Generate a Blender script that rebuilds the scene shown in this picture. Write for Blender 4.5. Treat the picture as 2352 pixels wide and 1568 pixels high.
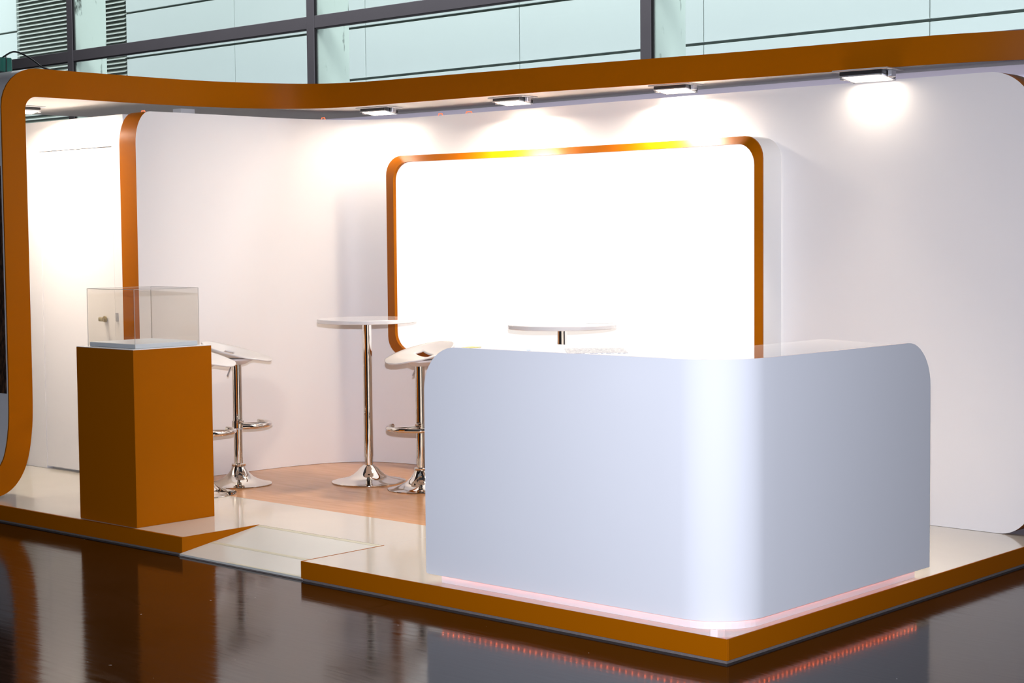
import bpy, bmesh, math, random
from mathutils import Vector, Matrix
random.seed(7)
PI = math.pi
for o in list(bpy.data.objects):
    bpy.data.objects.remove(o)
S = bpy.context.scene
C = S.collection

# ------------------------------------------------------------------ camera
cam = bpy.data.cameras.new('camera')
cam.sensor_width = 36.0
cam.lens = 3886.0867 * 36.0 / 2352.0
cam.clip_end = 200
co = bpy.data.objects.new('camera', cam); C.objects.link(co)
R_ = Vector((0.73968409, 0.67289314, -0.00906968))
U_ = Vector((-0.03383026, 0.05064184, 0.99814374))
F_ = Vector((-0.67210338, 0.73800421, -0.06022311))
CAM = Vector((3.90477162, -5.56042799, 1.72))
m = Matrix.Identity(4)
for i in range(3):
    m[i][0] = R_[i]; m[i][1] = U_[i]; m[i][2] = -F_[i]; m[i][3] = CAM[i]
co.matrix_world = m
S.camera = co

# ------------------------------------------------------------------ light
S.view_settings.view_transform = 'Standard'
S.view_settings.look = 'None'
S.view_settings.exposure = 0.0
S.view_settings.gamma = 1.0
S.view_settings.use_curve_mapping = False
W = bpy.data.worlds.new('sky'); S.world = W; W.use_nodes = True
bg = W.node_tree.nodes['Background']
bg.inputs[0].default_value = (0.86, 0.95, 1.0, 1)       # bright overcast daylight outside the hall
bg.inputs[1].default_value = 2.95

def area_light(name, loc, target, size, power, color, size_y=None, spread=None):
    l = bpy.data.lights.new(name, 'AREA'); l.energy = power; l.color = color
    l.size = size
    if size_y: l.shape = 'RECTANGLE'; l.size_y = size_y
    if spread: l.spread = spread
    o = bpy.data.objects.new(name, l); C.objects.link(o)
    o.location = loc
    o.rotation_euler = (Vector(target) - Vector(loc)).to_track_quat('-Z', 'Y').to_euler()
    return o
# flash gun on the camera, a hand above the lens
fl = area_light('camera_flash', CAM + Vector((.0, .0, .25)), (-1.3, 1.0, 1.0), .07, 181, (.80, .84, 1.0), .05, math.radians(95))
# unseen fill lights added under the roof; rear one brightens back wall and window frames
area_light('hall_fill', (-2.5, -2.0, 6.3), (-2.5, -2.0, 0), 5, 10, (.95, .96, 1.0), 3)
area_light('hall_fill', (-6.5, 4.4, 6.3), (-6.5, 4.8, 0), 14, 470, (.95, .95, 1.0), 1.2)

# ------------------------------------------------------------------ materials
def nt(name):
    m = bpy.data.materials.new(name); m.use_nodes = True
    t = m.node_tree
    return m, t, t.nodes['Principled BSDF']
def link(t, a, b): t.links.new(a, b)
def node(t, kind, **kw):
    n = t.nodes.new(kind)
    for k, v in kw.items(): setattr(n, k, v)
    return n
def plain(name, col, rough=.4, metal=0.0, var=.03, scale=6.0, coat=0.0, spec=.5, bump=0.0, bscale=200.0):
    m, t, b = nt(name)
    tc = node(t, 'ShaderNodeTexCoord')
    n = node(t, 'ShaderNodeTexNoise'); n.inputs['Scale'].default_value = scale; n.inputs['Detail'].default_value = 4
    link(t, tc.outputs['Object'], n.inputs['Vector'])
    mx = node(t, 'ShaderNodeMix', data_type='RGBA')
    mx.inputs[6].default_value = (*[c * (1 - var) for c in col], 1)
    mx.inputs[7].default_value = (*[min(1, c * (1 + var)) for c in col], 1)
    link(t, n.outputs['Fac'], mx.inputs[0]); link(t, mx.outputs[2], b.inputs['Base Color'])
    b.inputs['Roughness'].default_value = rough
    b.inputs['Metallic'].default_value = metal
    b.inputs['Coat Weight'].default_value = coat
    b.inputs['Coat Roughness'].default_value = .05
    b.inputs['Specular IOR Level'].default_value = spec
    if bump:
        n2 = node(t, 'ShaderNodeTexNoise'); n2.inputs['Scale'].default_value = bscale
        link(t, tc.outputs['Object'], n2.inputs['Vector'])
        bp = node(t, 'ShaderNodeBump'); bp.inputs['Strength'].default_value = bump; bp.inputs['Distance'].default_value = .002
        link(t, n2.outputs['Fac'], bp.inputs['Height']); link(t, bp.outputs['Normal'], b.inputs['Normal'])
    return m
def emis(name, col, strength, base=(.8, .8, .8)):
    m, t, b = nt(name)
    b.inputs['Base Color'].default_value = (*base, 1)
    b.inputs['Emission Color'].default_value = (*col, 1)
    b.inputs['Emission Strength'].default_value = strength
    return m
M = {}
M['orange'] = plain('orange_lacquer', (.355, .097, .0003), .38, var=.02, scale=3, spec=.05)
M['orange_edge'] = plain('orange_edge_band', (.52, .17, .06), .4, var=.03)
M['wall'] = plain('white_laminate_wall', (.80, .775, .76), .42, var=.012, scale=1.5, spec=.35)
M['white'] = plain('white_lacquer', (.80, .80, .80), .3, var=.01)
M['counter'] = plain('counter_laminate', (.79, .80, .81), .5, var=.012, scale=2, spec=.03)
M['worktop'] = plain('gloss_worktop', (.80, .78, .75), .04, var=.01, coat=.6)
M['tabletop'] = plain('gloss_tabletop', (.80, .78, .76), .08, var=.01, coat=.5)
M['floorwhite'] = plain('white_floor_laminate', (.72, .67, .58), .11, var=.03, scale=5, coat=.2, bump=.02, bscale=30)
M['ramp'] = plain('ramp_laminate', (.66, .66, .60), .2, var=.02, scale=4)
M['tape'] = plain('yellowed_tape', (.60, .57, .42), .4, var=.05, scale=20)
M['grey'] = plain('grey_underlay', (.16, .135, .125), .8, var=.25, scale=150)
M['soffit'] = plain('matt_white_soffit', (.78, .76, .74), .6, var=.01)
M['chrome'] = plain('chrome', (.80, .77, .73), .045, metal=1.0, var=.02, scale=3)
M['dark'] = plain('dark_plastic', (.02, .02, .022), .4)
M['steel'] = plain('lamp_steel', (.55, .55, .57), .3, metal=.6)
M['seat'] = plain('seat_plastic', (.66, .635, .62), .35, var=.01)
M['frame'] = plain('window_aluminium', (.115, .109, .118), .45, var=.06, scale=4, metal=.1)
M['gasket'] = plain('black_gasket', (.008, .008, .009), .6)
M['lav'] = plain('lavender_wall_paint', (.66, .61, .74), .6, var=.02)
M['hallwall'] = plain('hall_wall_paint', (.20, .19, .19), .7, var=.05)
M['ceil'] = plain('hall_ceiling_paint', (.10, .10, .105), .8, var=.05)
M['blueboard'] = plain('blue_grey_board', (.70, .76, .82), .35, var=.01)
M['knob'] = plain('brass_knob', (.45, .38, .24), .35, metal=.4)
M['clad'] = plain('pale_cladding', (.76, .80, .77), .5, var=.012, scale=.8)
M['joint'] = plain('cladding_backing', (.20, .23, .20), .9)
M['slat'] = plain('louver_slat', (.72, .74, .68), .5, var=.05, scale=3)
M['slatback'] = plain('louver_recess', (.10, .11, .095), .9)
M['bluestrip'] = plain('pale_blue_strip', (.42, .62, .80), .4)
M['yellow'] = plain('yellow_note', (.85, .68, .02), .5)
M['screen'] = emis('backlit_panel', (1, 1, .985), .60, (.82, .82, .81))
M['lamp'] = emis('lamp_glass', (1.0, .86, .70), 24.0)
M['led'] = emis('red_led', (1.0, .16, .05), 17.0, (.8, .2, .1))
M['clipred'] = emis('red_lit_clip', (1.0, .18, .06), 1.2, (.8, .2, .1))

# fin posts behind the mullions, weathered at their edge
m, t, b = nt('weathered_post'); M['fin'] = m
tc = node(t, 'ShaderNodeTexCoord')
n1 = node(t, 'ShaderNodeTexNoise'); n1.inputs['Scale'].default_value = 9; n1.inputs['Detail'].default_value = 6
mp = node(t, 'ShaderNodeMapping'); mp.inputs['Scale'].default_value = (1, 1, .35)
link(t, tc.outputs['Object'], mp.inputs['Vector']); link(t, mp.outputs[0], n1.inputs['Vector'])
r1 = node(t, 'ShaderNodeValToRGB'); r1.color_ramp.elements[0].position = .32; r1.color_ramp.elements[0].color = (.05, .06, .05, 1)
r1.color_ramp.elements[1].position = .39; r1.color_ramp.elements[1].color = (.62, .68, .63, 1)
link(t, n1.outputs['Fac'], r1.inputs[0]); link(t, r1.outputs[0], b.inputs['Base Color']); b.inputs['Roughness'].default_value = .6

def sheet_mirror(t, mx, f0, f1):       # reflectance of a thin sheet, the same from either side
    lw = node(t, 'ShaderNodeLayerWeight'); lw.inputs[0].default_value = .5
    pw_ = node(t, 'ShaderNodeMath', operation='POWER'); pw_.inputs[1].default_value = 5.0
    mr = node(t, 'ShaderNodeMapRange'); mr.inputs[3].default_value = f0; mr.inputs[4].default_value = f1
    link(t, lw.outputs['Facing'], pw_.inputs[0]); link(t, pw_.outputs[0], mr.inputs[0]); link(t, mr.outputs[0], mx.inputs[0])
# tinted pane: real sheet that lets the daylight through and mirrors a little
m = bpy.data.materials.new('tinted_pane'); m.use_nodes = True; M['pane'] = m; t = m.node_tree
t.nodes.clear()
out = node(t, 'ShaderNodeOutputMaterial'); tr = node(t, 'ShaderNodeBsdfTransparent'); gl = node(t, 'ShaderNodeBsdfGlossy')
tr.inputs[0].default_value = (.90, .935, .918, 1); gl.inputs['Roughness'].default_value = .02
mx = node(t, 'ShaderNodeMixShader')
sheet_mirror(t, mx, .03, .55); link(t, tr.outputs[0], mx.inputs[1]); link(t, gl.outputs[0], mx.inputs[2]); link(t, mx.outputs[0], out.inputs[0])
# acrylic sheet of the display case
m = bpy.data.materials.new('clear_acrylic'); m.use_nodes = True; M['acrylic'] = m; t = m.node_tree
t.nodes.clear()
out = node(t, 'ShaderNodeOutputMaterial'); tr = node(t, 'ShaderNodeBsdfTransparent'); gl = node(t, 'ShaderNodeBsdfGlossy')
tr.inputs[0].default_value = (.965, .96, .945, 1); gl.inputs['Roughness'].default_value = .01
mx = node(t, 'ShaderNodeMixShader')
sheet_mirror(t, mx, .03, .5); link(t, tr.outputs[0], mx.inputs[1]); link(t, gl.outputs[0], mx.inputs[2]); link(t, mx.outputs[0], out.inputs[0])
M['acryledge'] = plain('acrylic_cut_edge', (.55, .52, .48), .15, spec=.8)

# polished dark hall floor with scuffs, cracks and specks
m, t, b = nt('polished_dark_concrete'); M['hallfloor'] = m
tc = node(t, 'ShaderNodeTexCoord')
n1 = node(t, 'ShaderNodeTexNoise'); n1.inputs['Scale'].default_value = 1.3; n1.inputs['Detail'].default_value = 8
link(t, tc.outputs['Object'], n1.inputs['Vector'])
rc = node(t, 'ShaderNodeValToRGB')
rc.color_ramp.elements[0].position = .3; rc.color_ramp.elements[0].color = (.009, .0036, .0018, 1)
rc.color_ramp.elements[1].position = .75; rc.color_ramp.elements[1].color = (.022, .010, .006, 1)
link(t, n1.outputs['Fac'], rc.inputs[0])
vo = node(t, 'ShaderNodeTexVoronoi', feature='DISTANCE_TO_EDGE'); vo.inputs['Scale'].default_value = .75
nd = node(t, 'ShaderNodeTexNoise'); nd.inputs['Scale'].default_value = 5; nd.inputs['Detail'].default_value = 5
link(t, tc.outputs['Object'], nd.inputs['Vector'])
ad = node(t, 'ShaderNodeMix', data_type='RGBA'); ad.inputs[0].default_value = .07
link(t, tc.outputs['Object'], ad.inputs[6]); link(t, nd.outputs['Color'], ad.inputs[7]); link(t, ad.outputs[2], vo.inputs['Vector'])
ck = node(t, 'ShaderNodeMath', operation='LESS_THAN'); ck.inputs[1].default_value = .0022
link(t, vo.outputs['Distance'], ck.inputs[0])
mxc = node(t, 'ShaderNodeMix', data_type='RGBA'); mxc.inputs[7].default_value = (.003, .0025, .002, 1)
link(t, ck.outputs[0], mxc.inputs[0]); link(t, rc.outputs[0], mxc.inputs[6])
ns = node(t, 'ShaderNodeTexNoise'); ns.inputs['Scale'].default_value = 26; ns.inputs['Detail'].default_value = 2
link(t, tc.outputs['Object'], ns.inputs['Vector'])
sp = node(t, 'ShaderNodeMath', operation='GREATER_THAN'); sp.inputs[1].default_value = .775
link(t, ns.outputs['Fac'], sp.inputs[0])
mxs = node(t, 'ShaderNodeMix', data_type='RGBA'); mxs.inputs[7].default_value = (.45, .42, .40, 1)
link(t, sp.outputs[0], mxs.inputs[0]); link(t, mxc.outputs[2], mxs.inputs[6])
link(t, mxs.outputs[2], b.inputs['Base Color'])
mp = node(t, 'ShaderNodeMapping'); mp.inputs['Rotation'].default_value = (0, 0, .75); mp.inputs['Scale'].default_value = (1.5, 14, 1)
link(t, tc.outputs['Object'], mp.inputs['Vector'])
n2 = node(t, 'ShaderNodeTexNoise'); n2.inputs['Scale'].default_value = 3; n2.inputs['Detail'].default_value = 8
link(t, mp.outputs[0], n2.inputs['Vector'])
rr = node(t, 'ShaderNodeMapRange'); rr.inputs[1].default_value = .3; rr.inputs[2].default_value = .8
rr.inputs[3].default_value = .07; rr.inputs[4].default_value = .155
link(t, n2.outputs['Fac'], rr.inputs[0]); link(t, rr.outputs[0], b.inputs['Roughness'])
bp_ = node(t, 'ShaderNodeBump'); bp_.inputs['Strength'].default_value = .05; bp_.inputs['Distance'].default_value = .004
link(t, n2.outputs['Fac'], bp_.inputs['Height']); link(t, bp_.outputs[0], b.inputs['Normal'])
b.inputs['IOR'].default_value = 1.275

# tan wood-look vinyl
m, t, b = nt('tan_vinyl'); M['tan'] = m
tc = node(t, 'ShaderNodeTexCoord'); mp = node(t, 'ShaderNodeMapping'); mp.inputs['Scale'].default_value = (1.2, 9, 1)
link(t, tc.outputs['Object'], mp.inputs['Vector'])
n1 = node(t, 'ShaderNodeTexNoise'); n1.inputs['Scale'].default_value = 3; n1.inputs['Detail'].default_value = 6
link(t, mp.outputs[0], n1.inputs['Vector'])
rc = node(t, 'ShaderNodeValToRGB')
rc.color_ramp.elements[0].position = .3; rc.color_ramp.elements[0].color = (.58, .285, .125, 1)
rc.color_ramp.elements[1].position = .75; rc.color_ramp.elements[1].color = (.70, .37, .18, 1)
link(t, n1.outputs['Fac'], rc.inputs[0]); link(t, rc.outputs[0], b.inputs['Base Color'])
b.inputs['Roughness'].default_value = .2; b.inputs['Specular IOR Level'].default_value = .2

# dark fur photograph, a flat print
m, t, b = nt('fur_print'); M['fur'] = m
tc = node(t, 'ShaderNodeTexCoord'); mp = node(t, 'ShaderNodeMapping'); mp.inputs['Rotation'].default_value = (0, .6, 0); mp.inputs['Scale'].default_value = (55, 1, 9)
link(t, tc.outputs['Object'], mp.inputs['Vector'])
n1 = node(t, 'ShaderNodeTexNoise'); n1.inputs['Scale'].default_value = 2.2; n1.inputs['Detail'].default_value = 5; n1.inputs['Distortion'].default_value = .6
link(t, mp.outputs[0], n1.inputs['Vector'])
rc = node(t, 'ShaderNodeValToRGB')
rc.color_ramp.elements[0].position = .42; rc.color_ramp.elements[0].color = (.008, .003, .002, 1)
rc.color_ramp.elements[1].position = .75; rc.color_ramp.elements[1].color = (.16, .075, .035, 1)
link(t, n1.outputs['Fac'], rc.inputs[0]); link(t, rc.outputs[0], b.inputs['Base Color']); b.inputs['Roughness'].default_value = .6

# printed sheet: rows of illegible small grey print
m, t, b = nt('printed_paper'); M['print'] = m
tc = node(t, 'ShaderNodeTexCoord')
sx = node(t, 'ShaderNodeSeparateXYZ'); link(t, tc.outputs['Object'], sx.inputs[0])
wv = node(t, 'ShaderNodeMath', operation='MULTIPLY'); wv.inputs[1].default_value = 330.0; link(t, sx.outputs[1], wv.inputs[0])
sn = node(t, 'ShaderNodeMath', operation='SINE'); link(t, wv.outputs[0], sn.inputs[0])
gt = node(t, 'ShaderNodeMath', operation='GREATER_THAN'); gt.inputs[1].default_value = .1; link(t, sn.outputs[0], gt.inputs[0])
n1 = node(t, 'ShaderNodeTexNoise'); n1.inputs['Scale'].default_value = 70; n1.inputs['Detail'].default_value = 3
link(t, tc.outputs['Object'], n1.inputs['Vector'])
g2 = node(t, 'ShaderNodeMath', operation='GREATER_THAN'); g2.inputs[1].default_value = .48; link(t, n1.outputs['Fac'], g2.inputs[0])
mu = node(t, 'ShaderNodeMath', operation='MULTIPLY'); link(t, gt.outputs[0], mu.inputs[0]); link(t, g2.outputs[0], mu.inputs[1])
mx = node(t, 'ShaderNodeMix', data_type='RGBA'); mx.inputs[6].default_value = (.78, .77, .74, 1); mx.inputs[7].default_value = (.25, .25, .27, 1)
link(t, mu.outputs[0], mx.inputs[0]); link(t, mx.outputs[2], b.inputs['Base Color']); b.inputs['Roughness'].default_value = .25

# ------------------------------------------------------------------ mesh helpers
ORG = {}
def wo(o): return ORG.get(o.name, Vector((0, 0, 0)))
def obj(name, V, F, mat, parent=None, smooth=None, mats=None, fm=None, origin=None):
    """one mesh object; V are world coordinates; parent's origin is taken off"""
    me = bpy.data.meshes.new(name)
    og = Vector(origin) if origin is not None else (wo(parent) if parent else Vector((0, 0, 0)))
    me.from_pydata([Vector(v) - og for v in V], [], F); me.update()
    bm = bmesh.new(); bm.from_mesh(me)
    bmesh.ops.recalc_face_normals(bm, faces=bm.faces)
    bm.to_mesh(me); bm.free()
    if mats:
        for mm in mats: me.materials.append(mm)
    else: me.materials.append(mat)
    if fm:
        for p, k in zip(me.polygons, fm): p.material_index = k
    if smooth:
        me.polygons.foreach_set('use_smooth', [True] * len(me.polygons))
        me.set_sharp_from_angle(angle=math.radians(smooth))
    o = bpy.data.objects.new(name, me); C.objects.link(o)
    if parent:
        o.parent = parent; ORG[o.name] = og; o.location = og - wo(parent)
    elif origin is not None: o.location = og; ORG[o.name] = og
    return o
def thing(name, label, cat, loc=(0, 0, 0), group=None):
    o = bpy.data.objects.new(name, None); C.objects.link(o); o.location = loc
    o.empty_display_size = .1
    ORG[o.name] = Vector(loc)
    o['label'] = label; o['category'] = cat
    if group: o['group'] = group
    return o
def tag(o, label, cat, group=None):
    o['label'] = label; o['category'] = cat
    if group: o['group'] = group
    return o
def struct(o): o['kind'] = 'structure'; return o
class G:
    def __init__(s): s.V = []; s.F = []; s.K = []
    def add(s, V, F, k=0):
        n = len(s.V); s.V += [tuple(v) for v in V]; s.F += [tuple(i + n for i in f) for f in F]; s.K += [k] * len(F); return s
    def box(s, x0, x1, y0, y1, z0, z1, bev=0, seg=2, k=0):
        bm = bmesh.new(); bmesh.ops.create_cube(bm, size=1)
        for v in bm.verts:
            v.co = Vector(((x0 + x1) / 2 + v.co.x * (x1 - x0), (y0 + y1) / 2 + v.co.y * (y1 - y0), (z0 + z1) / 2 + v.co.z * (z1 - z0)))
        if bev: bmesh.ops.bevel(bm, geom=bm.edges[:], offset=bev, segments=seg, affect='EDGES', profile=.5)
        bm.verts.index_update()
        s.add([v.co[:] for v in bm.verts], [[v.index for v in f.verts] for f in bm.faces], k); bm.free(); return s
    def lathe(s, prof, n=48, cx=0, cy=0, k=0):
        V = []; F = []
        for r, z in prof:
            for i in range(n):
                a = 2 * PI * i / n; V.append((cx + r * math.cos(a), cy + r * math.sin(a), z))
        for j in range(len(prof) - 1):
            for i in range(n):
                a = j * n + i; b = j * n + (i + 1) % n
                F.append((a, b, b + n, a + n))
        F.append(tuple(range(n))); F.append(tuple(range((len(prof) - 1) * n, len(prof) * n)))
        return s.add(V, F, k)
    def tube(s, path, r, n=12, cap=True, k=0):
        P = [Vector(p) for p in path]; V = []; F = []
        up = Vector((0, 0, 1))
        for i, p in enumerate(P):
            d = (P[min(i + 1, len(P) - 1)] - P[max(i - 1, 0)]).normalized()
            u = up if abs(d.dot(up)) < .9 else Vector((1, 0, 0))
            a = d.cross(u).normalized(); b = a.cross(d).normalized()
            rr = r[i] if isinstance(r, (list, tuple)) else r
            for j in range(n):
                t = 2 * PI * j / n; V.append(p + a * math.cos(t) * rr + b * math.sin(t) * rr)
        for i in range(len(P) - 1):
            for j in range(n):
                a = i * n + j; b = i * n + (j + 1) % n; F.append((a, b, b + n, a + n))
        if cap: F.append(tuple(range(n))); F.append(tuple(range((len(P) - 1) * n, len(P) * n)))
        return s.add(V, F, k)
    def ring(s, A, B, k=0):      # quads between two equal polylines
        n = len(A); return s.add(list(A) + list(B), [(i, i + 1, n + i + 1, n + i) for i in range(n - 1)], k)
    def prism(s, poly, z0, z1, k=0):
        n = len(poly)
        V = [(x, y, z0) for x, y in poly] + [(x, y, z1) for x, y in poly]
        F = [tuple(range(n)), tuple(range(n, 2 * n))] + [(i, (i + 1) % n, n + (i + 1) % n, n + i) for i in range(n)]
        return s.add(V, F, k)
    def out(s, name, mat, parent=None, smooth=None, mats=None, origin=None):
        return obj(name, s.V, s.F, mat, parent, smooth, mats, s.K if mats else None, origin)
def arc(cx, cy, r, a0, a1, n, ry=None):
    ry = ry or r
    return [(cx + r * math.cos(a0 + (a1 - a0) * i / n), cy + ry * math.sin(a0 + (a1 - a0) * i / n)) for i in range(n + 1)]
def smoothpath(P, per=8):        # Catmull-Rom through the points
    P = [Vector(p) for p in P]; out = []
    for i in range(len(P) - 1):
        p0 = P[max(i - 1, 0)]; p1 = P[i]; p2 = P[i + 1]; p3 = P[min(i + 2, len(P) - 1)]
        for j in range(per):
            t = j / per
            out.append(.5 * ((2 * p1) + (p2 - p0) * t + (2 * p0 - 5 * p1 + 4 * p2 - p3) * t * t + (3 * p1 - p0 - 3 * p2 + p3) * t ** 3))
    out.append(P[-1]); return out
def offset2(path, d):            # to the left of the direction of travel
    o = []
    for i, p in enumerate(path):
        t = (path[min(i + 1, len(path) - 1)] - path[max(i - 1, 0)]).normalized()
        o.append(p + Vector((-t.y, t.x)) * d)
    return o

# ================================================================== the hall
HX0, HX1, HY0, HY1, HZ = -22.0, 14.0, -12.0, 6.0, 6.8
struct(G().box(HX0, HX1, HY0, 6.2, -.15, 0).out('floor', M['hallfloor']))
struct(G().box(HX0, HX1, HY0, 6.25, HZ, HZ + .2).out('ceiling', M['ceil']))
struct(G().box(HX0 - .2, HX0, HY0, 6.2, 0, HZ).out('wall_left', M['hallwall']))
struct(G().box(HX1, HX1 + .2, HY0, 6.2, 0, HZ).out('wall_right', M['hallwall']))
struct(G().box(HX0, HX1, HY0 - .2, HY0, 0, HZ).out('wall_front', M['hallwall']))
struct(G().box(HX0, HX1, 6.0, 6.2, 0, 3.13).box(-.6, HX1, 6.0, 6.2, 3.131, HZ).out('wall_back', M['lav']))  # solid upper right end, unseen, added in place of a bay to block daylight
# glazed wall: one window per bay, each with its own mullion, transoms and panes
MUL = [-21.95, -17.90, -13.62, -9.29, -4.985, -.70]
BZ0, BZ1, TZ0, TZ1 = 3.13, HZ, 3.878, 4.005
for i in range(len(MUL) - 1):
    xa, xb = MUL[i], MUL[i + 1]
    w = struct(G().box(xa - .0695, xa + .045, 5.93, 6.05, BZ0, BZ1, .004, 1).out('window_%d' % (i + 1), M['frame'], origin=(xa, 6, BZ0)))
    G().box(xa + .046, xa + .068, 5.94, 5.953, BZ0, BZ1).out('gasket', M['gasket'], w)
    xr = xb - .0695
    for z0, z1 in ((TZ0, TZ1), (BZ0, BZ0 + .06), (5.30, 5.43)):
        t_ = G().box(xa + .0455, xr, 5.935, 6.045, z0, z1, .004, 1).out('transom', M['frame'], w)
        G().box(xa + .07, xr, 5.937, 5.95, z0 - .014, z0 - .001).out('transom_seal', M['gasket'], t_)
    for z0, z1 in ((BZ0 + .061, TZ0 - .015), (TZ1 + .001, 5.285), (5.431, BZ1)):
        G().box(xa + .069, xr, 5.954, 5.960, z0, z1).out('pane', M['pane'], w)
    G().box(xa - .03, xa + .075, 5.962, 6.39, BZ0, BZ1, .006, 1).out('fin_post', M['fin'], w)

# facade of the building across the yard
fb = thing('cladding_facade', 'pale greenish panelled building facade behind the hall windows', 'building', (-10, 9.2, 0))
G().box(-27.6, 6.5, 9.06, 9.6, 0, 7.4).out('backing_wall', M['joint'], fb)
xs = [-27.53, -24.945, -22.36, -19.765]
xs2 = [-16.865, -14.38, -11.79, -9.20, -6.61, -4.0, -1.41, 1.18, 3.77, 6.36]
zs = [1.81, 2.455, 3.10, 3.745, 4.39, 5.035, 5.68, 6.325, 6.97]
for X in (xs, xs2):
    for i in range(len(X) - 1):
        for j in range(len(zs) - 1):
            G().box(X[i] + .006, X[i + 1] - .006, 9.0, 9.05, zs[j] + .016, zs[j + 1] - .016, .004, 1).out('cladding_panel', M['clad'], fb)
lv = G().box(-19.74, -16.89, 9.045, 9.058, 1.8, 7.0).out('louver_recess', M['slatback'], fb)
z = 3.2
sl = G()
V = [(-19.74, 8.985, 0), (-16.89, 8.985, 0), (-16.89, 9.045, .030), (-19.74, 9.045, .030),
     (-19.74, 8.985, .012), (-16.89, 8.985, .012), (-16.89, 9.045, .042), (-19.74, 9.045, .042)]
F = [(0, 1, 2, 3), (4, 7, 6, 5), (0, 4, 5, 1), (1, 5, 6, 2), (2, 6, 7, 3), (3, 7, 4, 0)]
first = None
for k in range(48):
    if first is None:
        first = obj('louver_slat', [(v[0], v[1], v[2] + 3.2) for v in V], F, M['slat'], fb)
    else:
        c = first.copy(); C.objects.link(c); c.parent = fb; c.location = first.location + Vector((0, 0, .0625 * k))

# ================================================================== stand platform
PT = .10
pf = thing('stand_platform', 'low white exhibition platform with orange edge boards on dark hall floor', 'platform', (-3, 1.5, 0))
def slab(name, x0, x1, y0, y1, mat, z0=.012, z1=PT):
    return G().box(x0, x1, y0, y1, z0, z1).out(name, mat, pf)
G().prism([(-7.4, -.0144), (-3.6645, .0451), (-3.6645, 1.159), (-7.4, 1.159)], .012, PT).out('floor_panel', M['floorwhite'], pf)
slab('floor_panel', -3.6645, -2.6175, .575, 1.159, M['floorwhite'])
slab('floor_panel', -2.6155, -.008, .008, 1.159, M['floorwhite'])
slab('floor_panel', -1.70, -.008, 1.1605, 3.0, M['floorwhite'])
tp = slab('tan_floor', -5.9, -1.701, 1.1605, 3.12, M['tan']); tp['label'] = 'tan wood-look vinyl area of the floor'
slab('floor_panel', -7.4, -5.901, 1.1605, 3.12, M['floorwhite'])
def board(x0, x1, y0, y1, z0=.012, z1=PT):
    return G().box(x0, x1, y0, y1, z0, z1, .0015, 1).out('edge_board', M['orange'], pf)
b_ = G()   # left front board: runs a little askew
b_.add([(-7.4, -.03, .012), (-3.665, .03, .012), (-3.665, .045, .012), (-7.4, -.0145, .012), (-7.4, -.03, PT + .0005), (-3.665, .03, PT + .0005), (-3.665, .045, PT + .0005), (-7.4, -.0145, PT + .0005)],
       [(0, 1, 2, 3), (4, 5, 6, 7), (0, 1, 5, 4), (1, 2, 6, 5), (2, 3, 7, 6), (3, 0, 4, 7)])
b_.out('edge_board', M['orange'], pf)
board(-2.6155, .0, .0, .0075, .012, PT + .0006)
board(-.0075, .0, .008, 3.0, .012, PT + .0006)
# ramp-side boards
bs = G(); bs.add([(-3.664, .03, .012), (-3.655, .03, .012), (-3.655, .574, .096), (-3.664, .574, .096), (-3.664, .03, PT + .0005), (-3.655, .03, PT + .0005), (-3.655, .574, PT + .0005), (-3.664, .574, PT + .0005)],
       [(0, 1, 2, 3), (4, 5, 6, 7), (0, 1, 5, 4), (1, 2, 6, 5), (2, 3, 7, 6), (3, 0, 4, 7)])
bs.out('ramp_side_board', M['orange'], pf)
G().box(-2.623, -2.616, .0, .575, .012, PT + .0012).out('ramp_side_board', M['orange'], pf)
# underlay strips showing below the boards
ua = G(); ua.add([(-7.4, -.022, 0), (-3.65, .038, 0), (-3.65, .3, 0), (-7.4, .3, 0), (-7.4, -.022, .0118), (-3.65, .038, .0118), (-3.65, .3, .0118), (-7.4, .3, .0118)],
       [(0, 1, 2, 3), (4, 5, 6, 7), (0, 1, 5, 4), (1, 2, 6, 5), (2, 3, 7, 6), (3, 0, 4, 7)])
ua.out('underlay', M['grey'], pf)
G().box(-2.615, -.004, .004, 2.99, 0, .0118).out('underlay', M['grey'], pf)

rp = thing('entry_ramp', 'pale sloping entry ramp between two orange-edged platform blocks', 'ramp', (-3.14, .3, 0))
RX0, RX1 = -3.654, -2.624
def rz(y): return .014 + (y - .012) * (.0985 - .014) / (.572 - .012)
def rampslab(name, y0, y1, mat, lift=0, th=.010, x0=RX0, x1=RX1):
    z0, z1 = rz(y0) + lift, rz(y1) + lift
    V = [(x0, y0, z0 - th), (x1, y0, z0 - th), (x1, y1, z1 - th), (x0, y1, z1 - th), (x0, y0, z0), (x1, y0, z0), (x1, y1, z1), (x0, y1, z1)]
    return obj(name, V, [(0, 1, 2, 3), (4, 5, 6, 7), (0, 1, 5, 4), (1, 2, 6, 5), (2, 3, 7, 6), (3, 0, 4, 7)], mat, rp)
rampslab('ramp_panel', .012, .228, M['ramp'])
rampslab('ramp_panel', .230, .560, M['ramp'])
rampslab('joint_tape', .218, .243, M['tape'], .0008, .0007)
rampslab('joint_tape', .548, .572, M['tape'], .0008, .0007)
rampslab('joint_tape', .013, .026, M['tape'], .0008, .0007, -3.25, RX1)
G().box(RX0, RX1, .004, .55, 0, .0035).out('underlay', M['grey'], rp)

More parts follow.
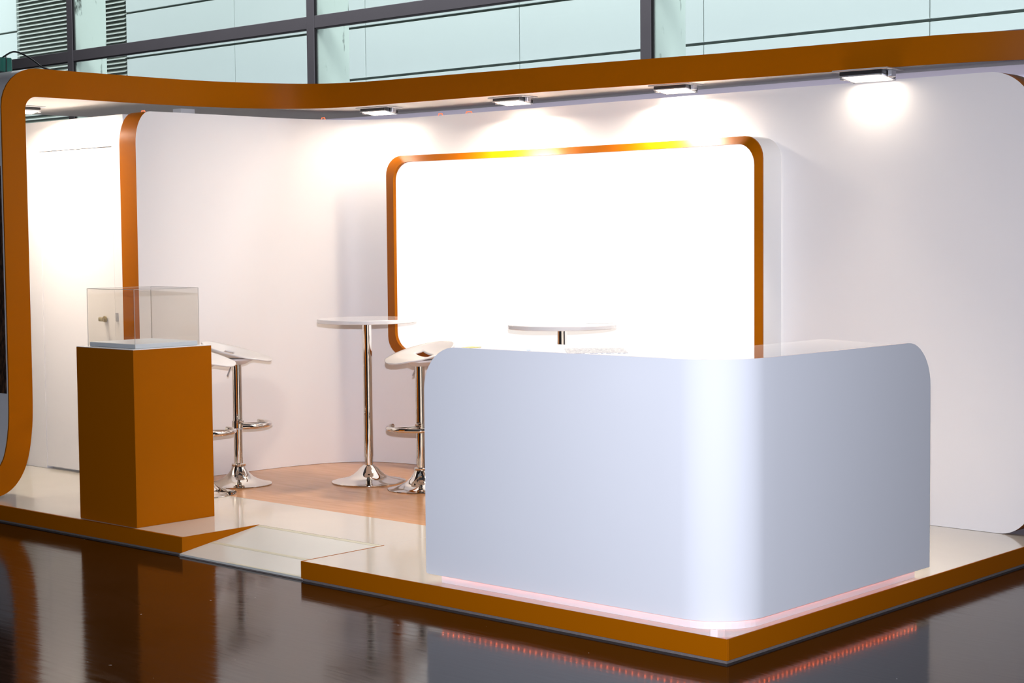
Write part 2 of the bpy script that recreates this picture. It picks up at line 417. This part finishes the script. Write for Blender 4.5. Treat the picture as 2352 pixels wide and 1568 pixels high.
# ================================================================== curved partition
WZ0, WZ1, TH = .1015, 2.595, .185
pin = [(-5.549, 1.122), (-5.515, 1.35), (-5.482, 1.75), (-5.462, 2.15), (-5.405, 2.5), (-5.31, 2.72), (-5.14, 2.88), (-4.9, 2.952), (-4.5, 2.972), (-3.8, 2.972), (-2.6, 2.968), (-1.3, 2.965), (-.095, 2.955)]
P2 = smoothpath(pin, 10)
def refine(path, ends, n=10, R=.3):     # more stations near the ends, where the corners round off
    s = [0]
    for i in range(1, len(path)): s.append(s[-1] + (path[i] - path[i - 1]).length)
    L = s[-1]
    want = sorted(set([round(R * (1 - math.cos(PI / 2 * k / n)), 5) for k in range(n + 1)] + [round(L - R * (1 - math.cos(PI / 2 * k / n)), 5) for k in range(n + 1)] + [v for v in s if R < v < L - R]))
    out = []
    j = 0
    for v in want:
        while j < len(s) - 2 and s[j + 1] < v: j += 1
        f = (v - s[j]) / max(1e-9, s[j + 1] - s[j]); out.append(path[j].lerp(path[j + 1], min(max(f, 0), 1)))
    return out, want, L
P2, SS, LL = refine(P2, True, 18)
PB = offset2(P2, TH)
for i in range(len(P2)):                # the left end is cut square to the front of the stand
    k = min(1, max(0, (SS[i] - .3) / .4)); PB[i] = Vector((P2[i].x - TH, P2[i].y)).lerp(PB[i], k)
def corner(d, R, Rz=None):               # drop of the outline at distance d from the end
    if d >= R: return 0
    return (Rz or R) * (1 - math.sqrt(max(0, 1 - ((R - d) / R) ** 2)))
front = []; back = []; zb_ = []; zt_ = []
for p, q, s in zip(P2, PB, SS):
    zt = WZ1 - max(corner(s, .105, .215), corner(LL - s, .27)); zb = WZ0 + corner(LL - s, .19)
    front.append(p); back.append(q); zb_.append(zb); zt_.append(zt)
pw = thing('curved_partition', 'long curved white partition wall with rounded ends and orange end bands', 'partition', (-3, 3, 0))
g = G()
fb_ = [(p.x, p.y, z) for p, z in zip(front, zb_)]; ft = [(p.x, p.y, z) for p, z in zip(front, zt_)]
bb = [(p.x, p.y, z) for p, z in zip(back, zb_)]; bt = [(p.x, p.y, z) for p, z in zip(back, zt_)]
g.ring(fb_, ft); g.ring(bb, bt); g.ring(fb_, bb); 
n = len(front)
mid0 = max(i for i in range(n) if SS[i] <= .11); mid1 = min(i for i in range(n) if LL - SS[i] <= .275)
g.ring(ft[mid0:mid1 + 1], bt[mid0:mid1 + 1])
g.out('wall_panel', M['wall'], pw, smooth=30)
e = G(); A = [fb_[0]] + ft[:mid0 + 1]; B = [bb[0]] + bt[:mid0 + 1]; e.ring(A, B)
eb = e.out('end_band', M['orange'], pw, smooth=50); eb['label'] = 'orange band on the rounded wall end'
e = G(); A = ft[mid1:] + list(reversed(fb_[mid1:])); B = bt[mid1:] + list(reversed(bb[mid1:])); e.ring(A, B)
e.out('end_band', M['orange'], pw, smooth=50)
for (x, y, L) in ((-5.73, 1.30, .05), (-5.44, 2.66, .05), (-4.6, 3.02, .05), (-4.35, 3.04, .07)):
    G().tube([(x, y, 2.590), (x + L * .2, y, 2.612), (x + L * .8, y, 2.612), (x + L, y, 2.592)], .004, 6).out('led_clip', M['clipred'], pw)

# partition with flush door, at the left
dw = thing('door_partition', 'flat white partition with a flush door between orange leg and curved wall', 'partition', (-6.4, 1.2, .1))
DY = 1.16
g = G()
g.box(-7.2, -6.773, DY, DY + .05, .1015, 2.585)
g.box(-6.773, -5.880, DY, DY + .05, 2.376, 2.585)
g.box(-5.880, -5.745, DY, DY + .05, .1015, 2.585)
g.prism([(-5.745, DY), (-5.695, DY + .066), (-5.695, DY + .09), (-5.745, DY + .05)], .1015, 2.562)
g.box(-6.80, -5.86, DY + .05, DY + .07, .1015, 2.45)
g.out('wall_panel', M['wall'], dw)
dr = G().box(-6.769, -5.885, DY + .003, DY + .045, .118, 2.371, .002, 1).out('door', M['wall'], dw)
hd = G()
hd.lathe([(.017, 0), (.022, .004), (.022, .012)], 20)
h2 = G(); h2.add([(x - 5.997, DY + .002 - z, y + 1.198) for x, y, z in hd.V], hd.F)
h2.box(-6.024, -5.970, DY - .045, DY - .025, 1.183, 1.213, .008, 2).tube([(-5.997, DY - .005, 1.198), (-5.997, DY - .03, 1.198)], .009, 12)
h2.out('door_handle', M['knob'], dr, smooth=40)
G().box(-5.872, -5.845, DY - .006, DY + .002, 1.185, 1.245, .002, 1).out('strike_plate', M['steel'], dw)

# ================================================================== canopy with orange fascia
CZ0 = 2.662
fp = smoothpath([(-5.72, .49), (-5.715, .9), (-5.71, 1.4), (-5.67, 1.80), (-5.58, 2.09), (-5.46, 2.30), (-5.30, 2.45), (-5.10, 2.535), (-4.85, 2.575), (-4.3, 2.605), (-3.7, 2.635), (-3.2, 2.675), (-2.5, 2.77), (-1.9, 2.856), (-1.27, 2.905), (-.93, 2.935), (-.60, 2.985), (-.27, 3.09), (0.0, 3.25), (.2, 3.45)], 6)
rpth = smoothpath([(-7.05, .49), (-7.05, 1.0), (-7.04, 1.5), (-7.0, 2.0), (-6.9, 2.4), (-6.7, 2.8), (-6.4, 3.08), (-6.0, 3.24), (-5.4, 3.30), (-4.7, 3.325), (-4.0, 3.325), (-3.4, 3.315), (-2.7, 3.30), (-2.05, 3.30), (-1.4, 3.30), (-1.0, 3.31), (-.6, 3.33), (-.22, 3.38), (.03, 3.46), (.2, 3.56)], 6)
def ztop(y_or_i, n): 
    f = y_or_i / n
    return 2.842 - .022 * min(1, max(0, (f - .25) / .3)) 
cn = thing('canopy', 'sweeping canopy with orange front band running down into a rounded leg', 'canopy', (-4, 2, 2.66))
nF = len(fp)
# slab, set just behind the band
ins = offset2(fp, .013)
g = G()
bA = [(p.x, p.y, CZ0 + .001) for p in ins]; bB = [(p.x, p.y, CZ0 + .001) for p in rpth]
tA = [(p.x, p.y, ztop(i, nF) - .001) for i, p in enumerate(ins)]; tB = [(p.x, p.y, ztop(i, nF) - .001) for i, p in enumerate(rpth)]
g.ring(bA, bB); g.ring(tA, tB); g.ring(bB, tB); g.ring(bA, tA)
g.add([bA[0], bB[0], tB[0], tA[0]], [(0, 1, 2, 3)]); g.add([bA[-1], bB[-1], tB[-1], tA[-1]], [(0, 1, 2, 3)])
g.out('soffit_slab', M['soffit'], cn, smooth=30)
# leg profile in the (y, z) plane
mid = smoothpath([(.004, .1862), (.03, .187), (.06, .188), (.155, .205), (.215, .245), (.262, .318), (.290, .41), (.308, .52), (.317, .64), (.320, .9), (.320, 1.6), (.320, 2.40)], 5)
inner = [Vector((p.x, p.y)) for p in offset2(mid, -.085)]; outer = [Vector((p.x, p.y)) for p in offset2(mid, .085)]
ci = arc(.49, CZ0 - .085, .085, PI, PI / 2, 8); co_ = arc(.49, 2.842 - .255, .255, PI, PI / 2, 8)
inner = inner + [Vector(p) for p in ci]; outer = outer + [Vector(p) for p in co_]
# fascia ribbon
FI = [(-5.72, p.x, p.y) for p in inner] + [(p.x, p.y, CZ0) for p in fp[1:]]
FO = [(-5.72, p.x, p.y) for p in outer] + [(p.x, p.y, ztop(i + 1, nF)) for i, p in enumerate(fp[1:])]
BI = [(-5.732, p.x, p.y) for p in inner] + [(p.x, p.y, CZ0) for p in ins[1:]]
BO = [(-5.732, p.x, p.y) for p in outer] + [(p.x, p.y, ztop(i + 1, nF)) for i, p in enumerate(ins[1:])]
g = G(); g.ring(FI, FO); g.ring(BI, BO); g.ring(FI, BI); g.ring(FO, BO)
g.add([FI[0], FO[0], BO[0], BI[0]], [(0, 1, 2, 3)]); g.add([FI[-1], FO[-1], BO[-1], BI[-1]], [(0, 1, 2, 3)])
g.out('fascia_band', M['orange'], cn, smooth=35)
# side wall behind the leg
g = G()
X0, X1 = -5.7325, -7.05
Ia = [(X0, p.x, p.y) for p in inner]; Ib = [(X1, p.x, p.y) for p in inner]; Oa = [(X0, p.x, p.y) for p in outer]; Ob = [(X1, p.x, p.y) for p in outer]
g.ring(Ia, Ib); g.ring(Oa, Ob); g.ring(Ia, Oa); g.ring(Ib, Ob)
g.out('side_wall', M['white'], cn, smooth=30)
po = G().box(-7.02, -5.745, .2305, .2345, .765, 2.215).out('fur_print', M['fur'], cn); po['label'] = 'dark brown fur photograph on the side wall'
G().box(-5.99, -5.90, 1.757, 1.878, .1005, CZ0).out('support_post', M['white'], cn)

# floodlights along the canopy edge
def make_flood():
    r = thing('floodlight', '', 'lamp', (0, 0, 0), 'floodlights along the canopy edge')
    g = G().box(-.15, .15, -.085, .085, -.008, .0, .003, 1)
    g.out('mounting_plate', M['steel'], r)
    t = -.12                     # glass tips towards the wall
    def ro(v): 
        y, z = v[1], v[2]; return (v[0], y * math.cos(t) - z * math.sin(t), y * math.sin(t) + z * math.cos(t) - .022)
    h = G().box(-.115, .115, -.075, .075, -.012, .012, .004, 1); h.V = [ro(v) for v in h.V]
    ho = h.out('housing', M['dark'], r)
    q = G().box(-.10, .10, -.060, .060, -.0145, -.0123); q.V = [ro(v) for v in q.V]
    q.out('lamp_glass', M['lamp'], r)
    f = G()
    for a in ((-.112, .112, -.075, -.062), (-.112, .112, .062, .075), (-.115, -.102, -.075, .075), (.102, .115, -.075, .075)):
        f.box(a[0], a[1], a[2], a[3], -.018, -.0125)
    f.V = [ro(v) for v in f.V]
    f.out('glass_frame', M['steel'], r)
    for s in (-1, 1):
        G().box(s * .13 - .012, s * .13 + .012, -.02, .02, -.04, -.008, .003, 1).out('bracket', M['steel'], r)
    l = bpy.data.lights.new('bulb', 'AREA'); l.shape = 'RECTANGLE'; l.size = .2; l.size_y = .12
    l.energy = 24; l.color = (1.0, .86, .72); l.spread = math.radians(172)
    lo = bpy.data.objects.new('bulb', l); C.objects.link(lo); lo.parent = r
    lo.location = (0, -.045, -.052); lo.rotation_euler = Vector((0, -.22, -1)).to_track_quat('-Z', 'Y').to_euler()
    return r
def dup(root, loc, rz, label=None):
    r = root.copy(); C.objects.link(r); r.location = loc; r.rotation_euler = (0, 0, rz)
    if label: r['label'] = label
    for ch in list(root.children):
        c = ch.copy(); C.objects.link(c); c.parent = r
        for q in ch.children:
            d = q.copy(); C.objects.link(d); d.parent = c
    return r
f0 = make_flood()
spots = [(-6.45, .82, 1.45, 'floodlight on the canopy above the door, behind the orange leg'),
         (-4.93, 2.76, .12, 'floodlight under the canopy bend, above the first bar table'),
         (-3.70, 2.82, .04, 'floodlight under the canopy over the left half of the lit panel'),
         (-2.42, 2.905, .10, 'floodlight under the canopy over the right half of the lit panel'),
         (-1.05, 2.862, .05, 'largest floodlight hanging under the right end of the canopy')]
for i, (x, y, rz_, lab) in enumerate(spots):
    o = f0 if i == 0 else dup(f0, (0, 0, 0), 0)
    o.location = (x, y, CZ0 + (0, 0, 0, 0, -.012)[i]); o.rotation_euler = (0, 0, rz_); o['label'] = lab
    lb = next(q for q in o.children if q.type == 'LIGHT')
    lb.data = lb.data.copy(); lb.data.energy = (29, 4.5, 28, 28, 18)[i]
    if i == 4: lb.data.spread = math.radians(95)
    lb.rotation_euler = Vector((0, (-.1, -.15, -.3, -.35, -.75)[i], -1)).to_track_quat('-Z', 'Y').to_euler()
    if i == 4: o.scale = (1.15, 1.15, 1.25)

# small green-glass floodlight and its cable on top of the canopy, at the left edge of the photo
gf = thing('flood_lamp', 'small dark flood lamp with green glass on top of canopy corner', 'lamp', (-6.2, .5, 2.842))
M['greenglass'] = plain('green_lamp_glass', (.03, .16, .12), .1, spec=.8)
G().box(-6.30, -6.11, .44, .56, 2.852, 2.945, .006, 1).out('housing', M['greenglass'], gf)
G().tube([(-6.09, .5, 2.843), (-6.085, .5, 2.93), (-6.09, .5, 2.952), (-6.12, .5, 2.952)], .004, 6).out('bracket', M['dark'], gf)
G().box(-6.28, -6.12, .45, .55, 2.842, 2.852).out('foot', M['dark'], gf)
cb = G().tube(smoothpath([(-6.40, .60, 2.93), (-6.22, .60, 2.985), (-6.12, .60, 2.988), (-6.0, .60, 2.95), (-5.9, .60, 2.905), (-5.82, .60, 2.865), (-5.78, .63, 2.85)], 6), .006, 8).out('cable', M['dark'], smooth=60)
tag(cb, 'thin black cable arching over the top left corner of the canopy', 'cable')

# ================================================================== backlit display panel
SX0, SX1, SZ0, SZ1 = -4.820, -1.655, .90, 2.312
def sy(x):                       # concave front
    u = (x - SX0) / (SX1 - SX0) * 2 - 1
    return 2.83 - .115 * abs(u) ** 2
def rrect(x0, x1, z0, z1, r, n=8):
    P = []
    for cx, cz, a in ((x1 - r, z1 - r, 0), (x0 + r, z1 - r, PI / 2), (x0 + r, z0 + r, PI), (x1 - r, z0 + r, 1.5 * PI)):
        P += arc(cx, cz, r, a, a + PI / 2, n)
    # densify the long straights so they can follow the curve
    Q = []
    for i in range(len(P)):
        a, b = P[i], P[(i + 1) % len(P)]; Q.append(a)
        d = math.hypot(b[0] - a[0], b[1] - a[1])
        if d > .3:
            k = int(d / .12)
            Q += [(a[0] + (b[0] - a[0]) * j / k, a[1] + (b[1] - a[1]) * j / k) for j in range(1, k)]
    return Q
ds = thing('lightbox', 'wide backlit white panel in a rounded orange frame on the back wall', 'display', (-3.2, 2.9, .9))
O = rrect(SX0, SX1, SZ0, SZ1, .135); I = [(SX0 + .062 + (x - SX0) * ((SX1 - SX0 - .124) / (SX1 - SX0)), SZ0 + .044 + (z - SZ0) * ((SZ1 - SZ0 - .088) / (SZ1 - SZ0))) for x, z in O]
cl = lambda L: L + [L[0]]
def outp(x, z):                  # the frame is bevelled: its outer edge lies further back
    f = (x - SX0) / (SX1 - SX0); return (x - .0475 + .0175 * f, sy(x) + .045, z + .003)
FO_ = cl([outp(x, z) for x, z in O]); FI_ = cl([(x, sy(x), z) for x, z in I])
RI = cl([(x, sy(x) + .030, z) for x, z in I]); RO = cl([(p[0], p[1] + .012, p[2]) for p in [outp(x, z) for x, z in O]])
g = G(); g.ring(FO_, FI_); g.ring(FI_, RI); g.ring(FO_, RO)
g.out('frame', M['orange'], ds, smooth=40)
# lit face
cx, cz = (SX0 + SX1) / 2, (SZ0 + SZ1) / 2
g = G(); NX = 40
cols = [SX0 + .062 + (SX1 - SX0 - .124) * k / NX for k in range(NX + 1)]
def zlim(x):
    xi0, xi1 = SX0 + .062, SX1 - .062; r = .128
    d = min(x - xi0, xi1 - x); return corner(d, r)
cols = sorted(cols + [SX0 + .062 + .128 * (1 - math.cos(PI / 2 * k / 8)) for k in range(1, 8)] + [SX1 - .062 - .128 * (1 - math.cos(PI / 2 * k / 8)) for k in range(1, 8)])
bo = [(x, sy(x) + .026, SZ0 + .044 + zlim(x)) for x in cols]; to = [(x, sy(x) + .026, SZ1 - .044 - zlim(x)) for x in cols]
g.ring(bo, to); g.out('lit_face', M['screen'], ds, smooth=30)
# casing between frame and wall
def wy(x): return 2.9705
CA = cl([(p[0], p[1] + .0125, p[2]) for p in [outp(x, z) for x, z in O]]); CB = cl([(p[0], 2.962 if x < -2.5 else 2.960, p[2]) for x, p in [(x, outp(x, z)) for x, z in O]])
g = G(); g.ring(CA, CB); g.out('casing', M['white'], ds, smooth=40)

# ================================================================== pedestal and display case
PX, PY, PW, PD, PH = -4.1025, .0514, .567, .55, 1.1162
pd_ = thing('orange_pedestal', 'square orange display pedestal with white top beside the ramp', 'pedestal', (PX - PW / 2, PY + PD / 2, PT))
G().box(PX - PW, PX, PY, PY + PD, PT + .0005, PH - .003, .0015, 1).out('body', M['orange'], pd_)
G().box(PX - PW + .001, PX - .001, PY + .001, PY + PD - .001, PH - .003, PH, .0008, 1).out('top', M['white'], pd_)
dc = thing('display_case', 'clear empty acrylic display case standing on the orange pedestal', 'display case', (PX - PW / 2, PY + PD / 2, PH))
e = .05; cx0, cx1, cy0, cy1 = PX - PW + e, PX - e, PY + e, PY + PD - e; CT = PH + .339
G().box(cx0 + .006, cx1 - .006, cy0 + .006, cy1 - .006, PH + .0005, PH + .026, .002, 1).out('base_board', M['blueboard'], dc)
th = .005
for a in ((cx0 + th, cx1 - th, cy0, cy0 + th), (cx0 + th, cx1 - th, cy1 - th, cy1), (cx0, cx0 + th, cy0, cy1), (cx1 - th, cx1, cy0, cy1)):
    G().box(*a, PH + .0005, CT - th).out('side_pane', M['acrylic'], dc)
G().box(cx0, cx1, cy0, cy1, CT - th, CT).out('top_pane', M['acrylic'], dc)
w = .0022
for (x, y) in ((cx0, cy0), (cx1, cy0), (cx0, cy1), (cx1, cy1)):
    G().box(x - w / 2, x + w / 2, y - w / 2, y + w / 2, PH + .001, CT).out('glued_edge', M['acryledge'], dc)
for a in ((cx0, cx1, cy0 - w / 2, cy0 + w / 2), (cx0, cx1, cy1 - w / 2, cy1 + w / 2), (cx0 - w / 2, cx0 + w / 2, cy0, cy1), (cx1 - w / 2, cx1 + w / 2, cy0, cy1)):
    G().box(*a, CT - w, CT + .0005).out('glued_edge', M['acryledge'], dc)

# ================================================================== reception counter
ct = thing('reception_counter', 'large white L-shaped reception counter with rounded front corner on platform', 'counter', (-.8, .6, PT))
def Lpath(off, xend, yend, n=16, R=.25):  # along the front then round the corner then along the right side
    y0 = .05 + off; x1 = -.02 - off; r = R - off
    P = [(xend + (x1 - r - xend) * k / 14, y0) for k in range(14)]
    P += arc(x1 - r, y0 + r, r, -PI / 2, 0, n)
    P += [(x1, y0 + r + (yend - y0 - r) * k / 14) for k in range(1, 15)]
    return [Vector(p) for p in P]
KZ0, KZ1 = .139, 1.222
def skin(off, th, xend, yend, z0, z1, rt, rb):
    P = Lpath(off, xend, yend); P, s, L = refine(P, True, 12, .25)
    Q = offset2(P, th)
    zb = [z0 + corner(a, rb) for a in s]; zt = [z1 - max(corner(a, rt), corner(L - a, rt * 1.05)) for a in s]
    A = [(p.x, p.y, z) for p, z in zip(P, zb)]; B = [(p.x, p.y, z) for p, z in zip(P, zt)]
    A2 = [(p.x, p.y, z) for p, z in zip(Q, zb)]; B2 = [(p.x, p.y, z) for p, z in zip(Q, zt)]
    g = G(); g.ring(A, B, 0); g.ring(A2, B2, 0)
    rim = G(); rim.ring(A + [B[-1]] + list(reversed(B)) + [A[0]], A2 + [B2[-1]] + list(reversed(B2)) + [A2[0]])
    return g, rim
g, rim = skin(0, .006, -1.77, 1.70, KZ0, KZ1, .205, .012)
g.out('front_skin', M['counter'], ct, smooth=30)
rim.out('skin_edge', M['orange_edge'], ct, smooth=40)
# worktop: glossy L sheet just below the rim
wt = [(-1.575, .0575), (-.29, .0575)] + [(x, y) for x, y in arc(-.27, .30, .2425, -PI / 2, 0, 12)][1:] + [(-.0275, 1.43), (-.11, 1.50), (-.60, 1.685)] + arc(-.60 - .20, .62 + .20, .20, 0, -PI / 2, 8) + [(-1.66, .62)]
G().prism(wt, KZ1 - .034, KZ1 - .010).out('worktop', M['worktop'], ct)
bd = [(-1.52, .0695), (-.29, .0695)] + arc(-.27, .30, .2305, -PI / 2, 0, 12)[1:] + [(-.0395, 1.42), (-.12, 1.47), (-.58, 1.62)] + arc(-.78, .80, .20, 0, -PI / 2, 8) + [(-1.60, .60)]
G().prism(bd, .1475, KZ1 - .0345).out('cabinet_body', M['white'], ct)
pl = [(-1.69, .074), (-.29, .074)] + arc(-.27, .30, .226, -PI / 2, 0, 12)[1:] + [(-.044, 1.60), (-.55, 1.60)] + arc(-.75, .77, .20, 0, -PI / 2, 8) + [(-1.69, .57)]
G().prism(pl, PT + .0005, .147).out('plinth', M['white'], ct)
# row of red LEDs tucked under the skin
Lp = Lpath(.012, -1.685, 1.595)
s = [0]
for i in range(1, len(Lp)): s.append(s[-1] + (Lp[i] - Lp[i - 1]).length)
led0 = None; d = .01; j = 0
while d < s[-1]:
    while s[j + 1] < d: j += 1
    p = Lp[j].lerp(Lp[j + 1], (d - s[j]) / (s[j + 1] - s[j]))
    if led0 is None:
        led0 = G().lathe([(.0012, .1372), (.0032, .1380), (.0032, .1410), (.0012, .143)], 8, p.x, p.y).out('led', M['led'], ct, smooth=60)
        base = p.copy()
    else:
        c = led0.copy(); C.objects.link(c); c.parent = ct; c.location = led0.location + Vector((p.x - base.x, p.y - base.y, 0))
    d += .0345

# papers on the counter
WZ = KZ1 - .010
def sheet(name, cx, cy, wx, wy_, rz_, z, mat, label, cat, th=.0012):
    g = G().box(-wx / 2, wx / 2, -wy_ / 2, wy_ / 2, .0003, th)
    o = g.out(name, mat); o.location = (cx, cy, z); o.rotation_euler = (0, 0, rz_); return tag(o, label, cat)
sheet('printed_sheet', -.97, .355, .27, .34, .74, WZ, M['print'], 'printed paper sheet lying on the white counter top', 'paper')
sheet('paper_strip', -1.385, .36, .018, .40, .74, WZ, M['bluestrip'], 'narrow pale blue strip lying near the left end of counter', 'paper')
sheet('sticky_note', -1.62, .22, .06, .075, .0, WZ, M['yellow'], 'small yellow note at the left end of the counter top', 'note', .0012)

# ================================================================== bar tables
def make_table():
    r = thing('bar_table', '', 'table', (0, 0, 0), 'round bar tables')
    H = 1.10; R = .333
    G().lathe([(R - .003, H - .026), (R, H - .023), (R, H - .003), (R - .003, H)], 72).out('tabletop', M['tabletop'], r, smooth=35)
    G().lathe([(.085, H - .0262), (.085, H - .031), (.05, H - .036)], 32).out('mounting_plate', M['dark'], r, smooth=35)
    for a in (.35, .9, 2.4, 3.6, 4.4, 5.5):
        x, y = .17 * math.cos(a), .17 * math.sin(a)
        G().lathe([(.005, H - .0262), (.005, H - .032), (.003, H - .035)], 8, x, y).out('screw', M['dark'], r)
    G().lathe([(.0305, .175), (.0305, H - .0362)], 40).out('pole', M['chrome'], r, smooth=40)
    G().lathe([(.0265, .115), (.0265, .1745), (.031, .1748)], 40).out('pole_collar', M['chrome'], r, smooth=40)
    prof = [(.248, 0), (.250, .004), (.249, .008), (.215, .018), (.17, .026), (.135, .036), (.105, .052), (.078, .075), (.058, .098), (.042, .110), (.037, .116), (.028, .117)]
    G().lathe(prof, 72).out('base', M['chrome'], r, smooth=50)
    return r
t1 = make_table(); t1.location = (-4.425, 2.145, PT + .0006)
t1['label'] = 'white round bar table on chrome pole, standing clear left of counter'
t2 = dup(t1, (-2.83, 2.29, PT + .0006), .4, 'white round bar table behind the counter, only top and pole end showing')
sheet('brochure', -2.70, 2.50, .14, .20, .5, PT + 1.1007, M['print'], 'printed brochure near the right rim of the rear bar table', 'paper')

# ================================================================== bar stools
def make_stool():
    r = thing('bar_stool', '', 'stool', (0, 0, 0), 'chrome bar stools with white seats')
    prof = [(.218, 0), (.220, .003), (.219, .006), (.185, .013), (.14, .027), (.10, .048), (.068, .077), (.050, .105), (.042, .122), (.046, .126), (.046, .138), (.040, .142), (.031, .143)]
    G().lathe(prof, 64).out('base', M['chrome'], r, smooth=50)
    G().lathe([(.0285, .1435), (.0285, .377), (.0285, .378)], 36).out('lower_column', M['chrome'], r, smooth=40)
    c = G().lathe([(.031, .378), (.038, .379), (.038, .428), (.031, .429)], 36).out('collar', M['chrome'], r, smooth=40)
    G().lathe([(.031, .3720), (.0375, .3725), (.0375, .3775), (.031, .378)], 36).out('collar_ring', M['seat'], c, smooth=40)
    G().lathe([(.0305, .4292), (.0305, .70), (.0305, .805)], 36).out('upper_column', M['chrome'], r, smooth=40)
    R = .212
    arcp = [(R * math.cos(a), R * math.sin(a), .404) for a in [-1.15 + 2.3 * k / 28 for k in range(29)]]
    g = G().tube(arcp, .0155, 14); g.out('footrest', M['chrome'], r, smooth=50)
    for s in (-1, 1):
        G().tube([(.034, s * .012, .404), (.10, s * .035, .404), (.199, s * .058, .404)], .0105, 10).out('footrest_arm', M['chrome'], r, smooth=50)
    g = G().tube([(-.02, -.06, .80), (-.025, -.085, .775), (-.03, -.12, .735)], [.004, .005, .0065], 8); g.out('lever', M['steel'], r, smooth=50)
    G().lathe([(.034, .803), (.055, .806), (.085, .824), (.108, .832), (.112, .834), (.112, .846), (.06, .849)], 40).out('seat_hub', M['seat'], r, smooth=40)
    # moulded shell: flat seat, rim climbing to a low back, two slots in the crease
    a, b = .232, .215
    cs = [(-.232, .955), (-.21, .937), (-.17, .900), (-.13, .872), (-.105, .860), (-.085, .856), (-.062, .852), (-.03, .850), (0, .850), (.05, .851), (.10, .853), (.14, .853), (.18, .846), (.21, .836), (.232, .826)]
    xs = []
    for i in range(len(cs) - 1):
        xs += [cs[i][0] + (cs[i + 1][0] - cs[i][0]) * k / 2 for k in range(2)]
    xs.append(cs[-1][0]); xs[0] = -.2315; xs[-1] = .2315
    def zc(x):
        for i in range(len(cs) - 1):
            if x <= cs[i + 1][0] + 1e-9:
                f = (x - cs[i][0]) / (cs[i + 1][0] - cs[i][0]); return cs[i][1] + f * (cs[i + 1][1] - cs[i][1])
        return cs[-1][1]
    N = 24; V = []; F = []
    for x in xs:
        ye = b * math.sqrt(max(.004, 1 - (x / a) ** 2))
        zr = .826 + (.232 - x) / .464 * .129
        for k in range(N + 1):
            t_ = -1 + 2 * k / N
            z_ = zc(x); z_ = z_ + (max(zr, z_) - z_) * abs(t_) ** 2.4
            V.append((x, ye * t_, z_))
    for i in range(len(xs) - 1):
        xm = (xs[i] + xs[i + 1]) / 2
        for k in range(N):
            tm = -1 + 2 * (k + .5) / N
            if -.112 < xm < -.061 and .08 < abs(tm) < .67: continue
            F.append((i * (N + 1) + k, i * (N + 1) + k + 1, (i + 1) * (N + 1) + k + 1, (i + 1) * (N + 1) + k))
    o = obj('seat', V, F, M['seat'], r, smooth=60)
    md = o.modifiers.new('thickness', 'SOLIDIFY'); md.thickness = .009; md.offset = 0
    return r
sA = make_stool()
ang = math.atan2(R_.y, R_.x)
sA.location = (-5.033, 1.526, PT + .0006); sA.rotation_euler = (0, 0, ang - .12)
sA['label'] = 'white-seated bar stool by the wing wall, further of the two beside the pedestal'
dup(sA, (-4.875, 1.10, PT + .0006), ang - .30, 'white-seated bar stool mostly hidden behind the orange pedestal')
dup(sA, (-3.92, 2.14, PT + .0006), -PI / 2 - .15, 'white-seated bar stool at the left end of the counter, seat tilted towards viewer')
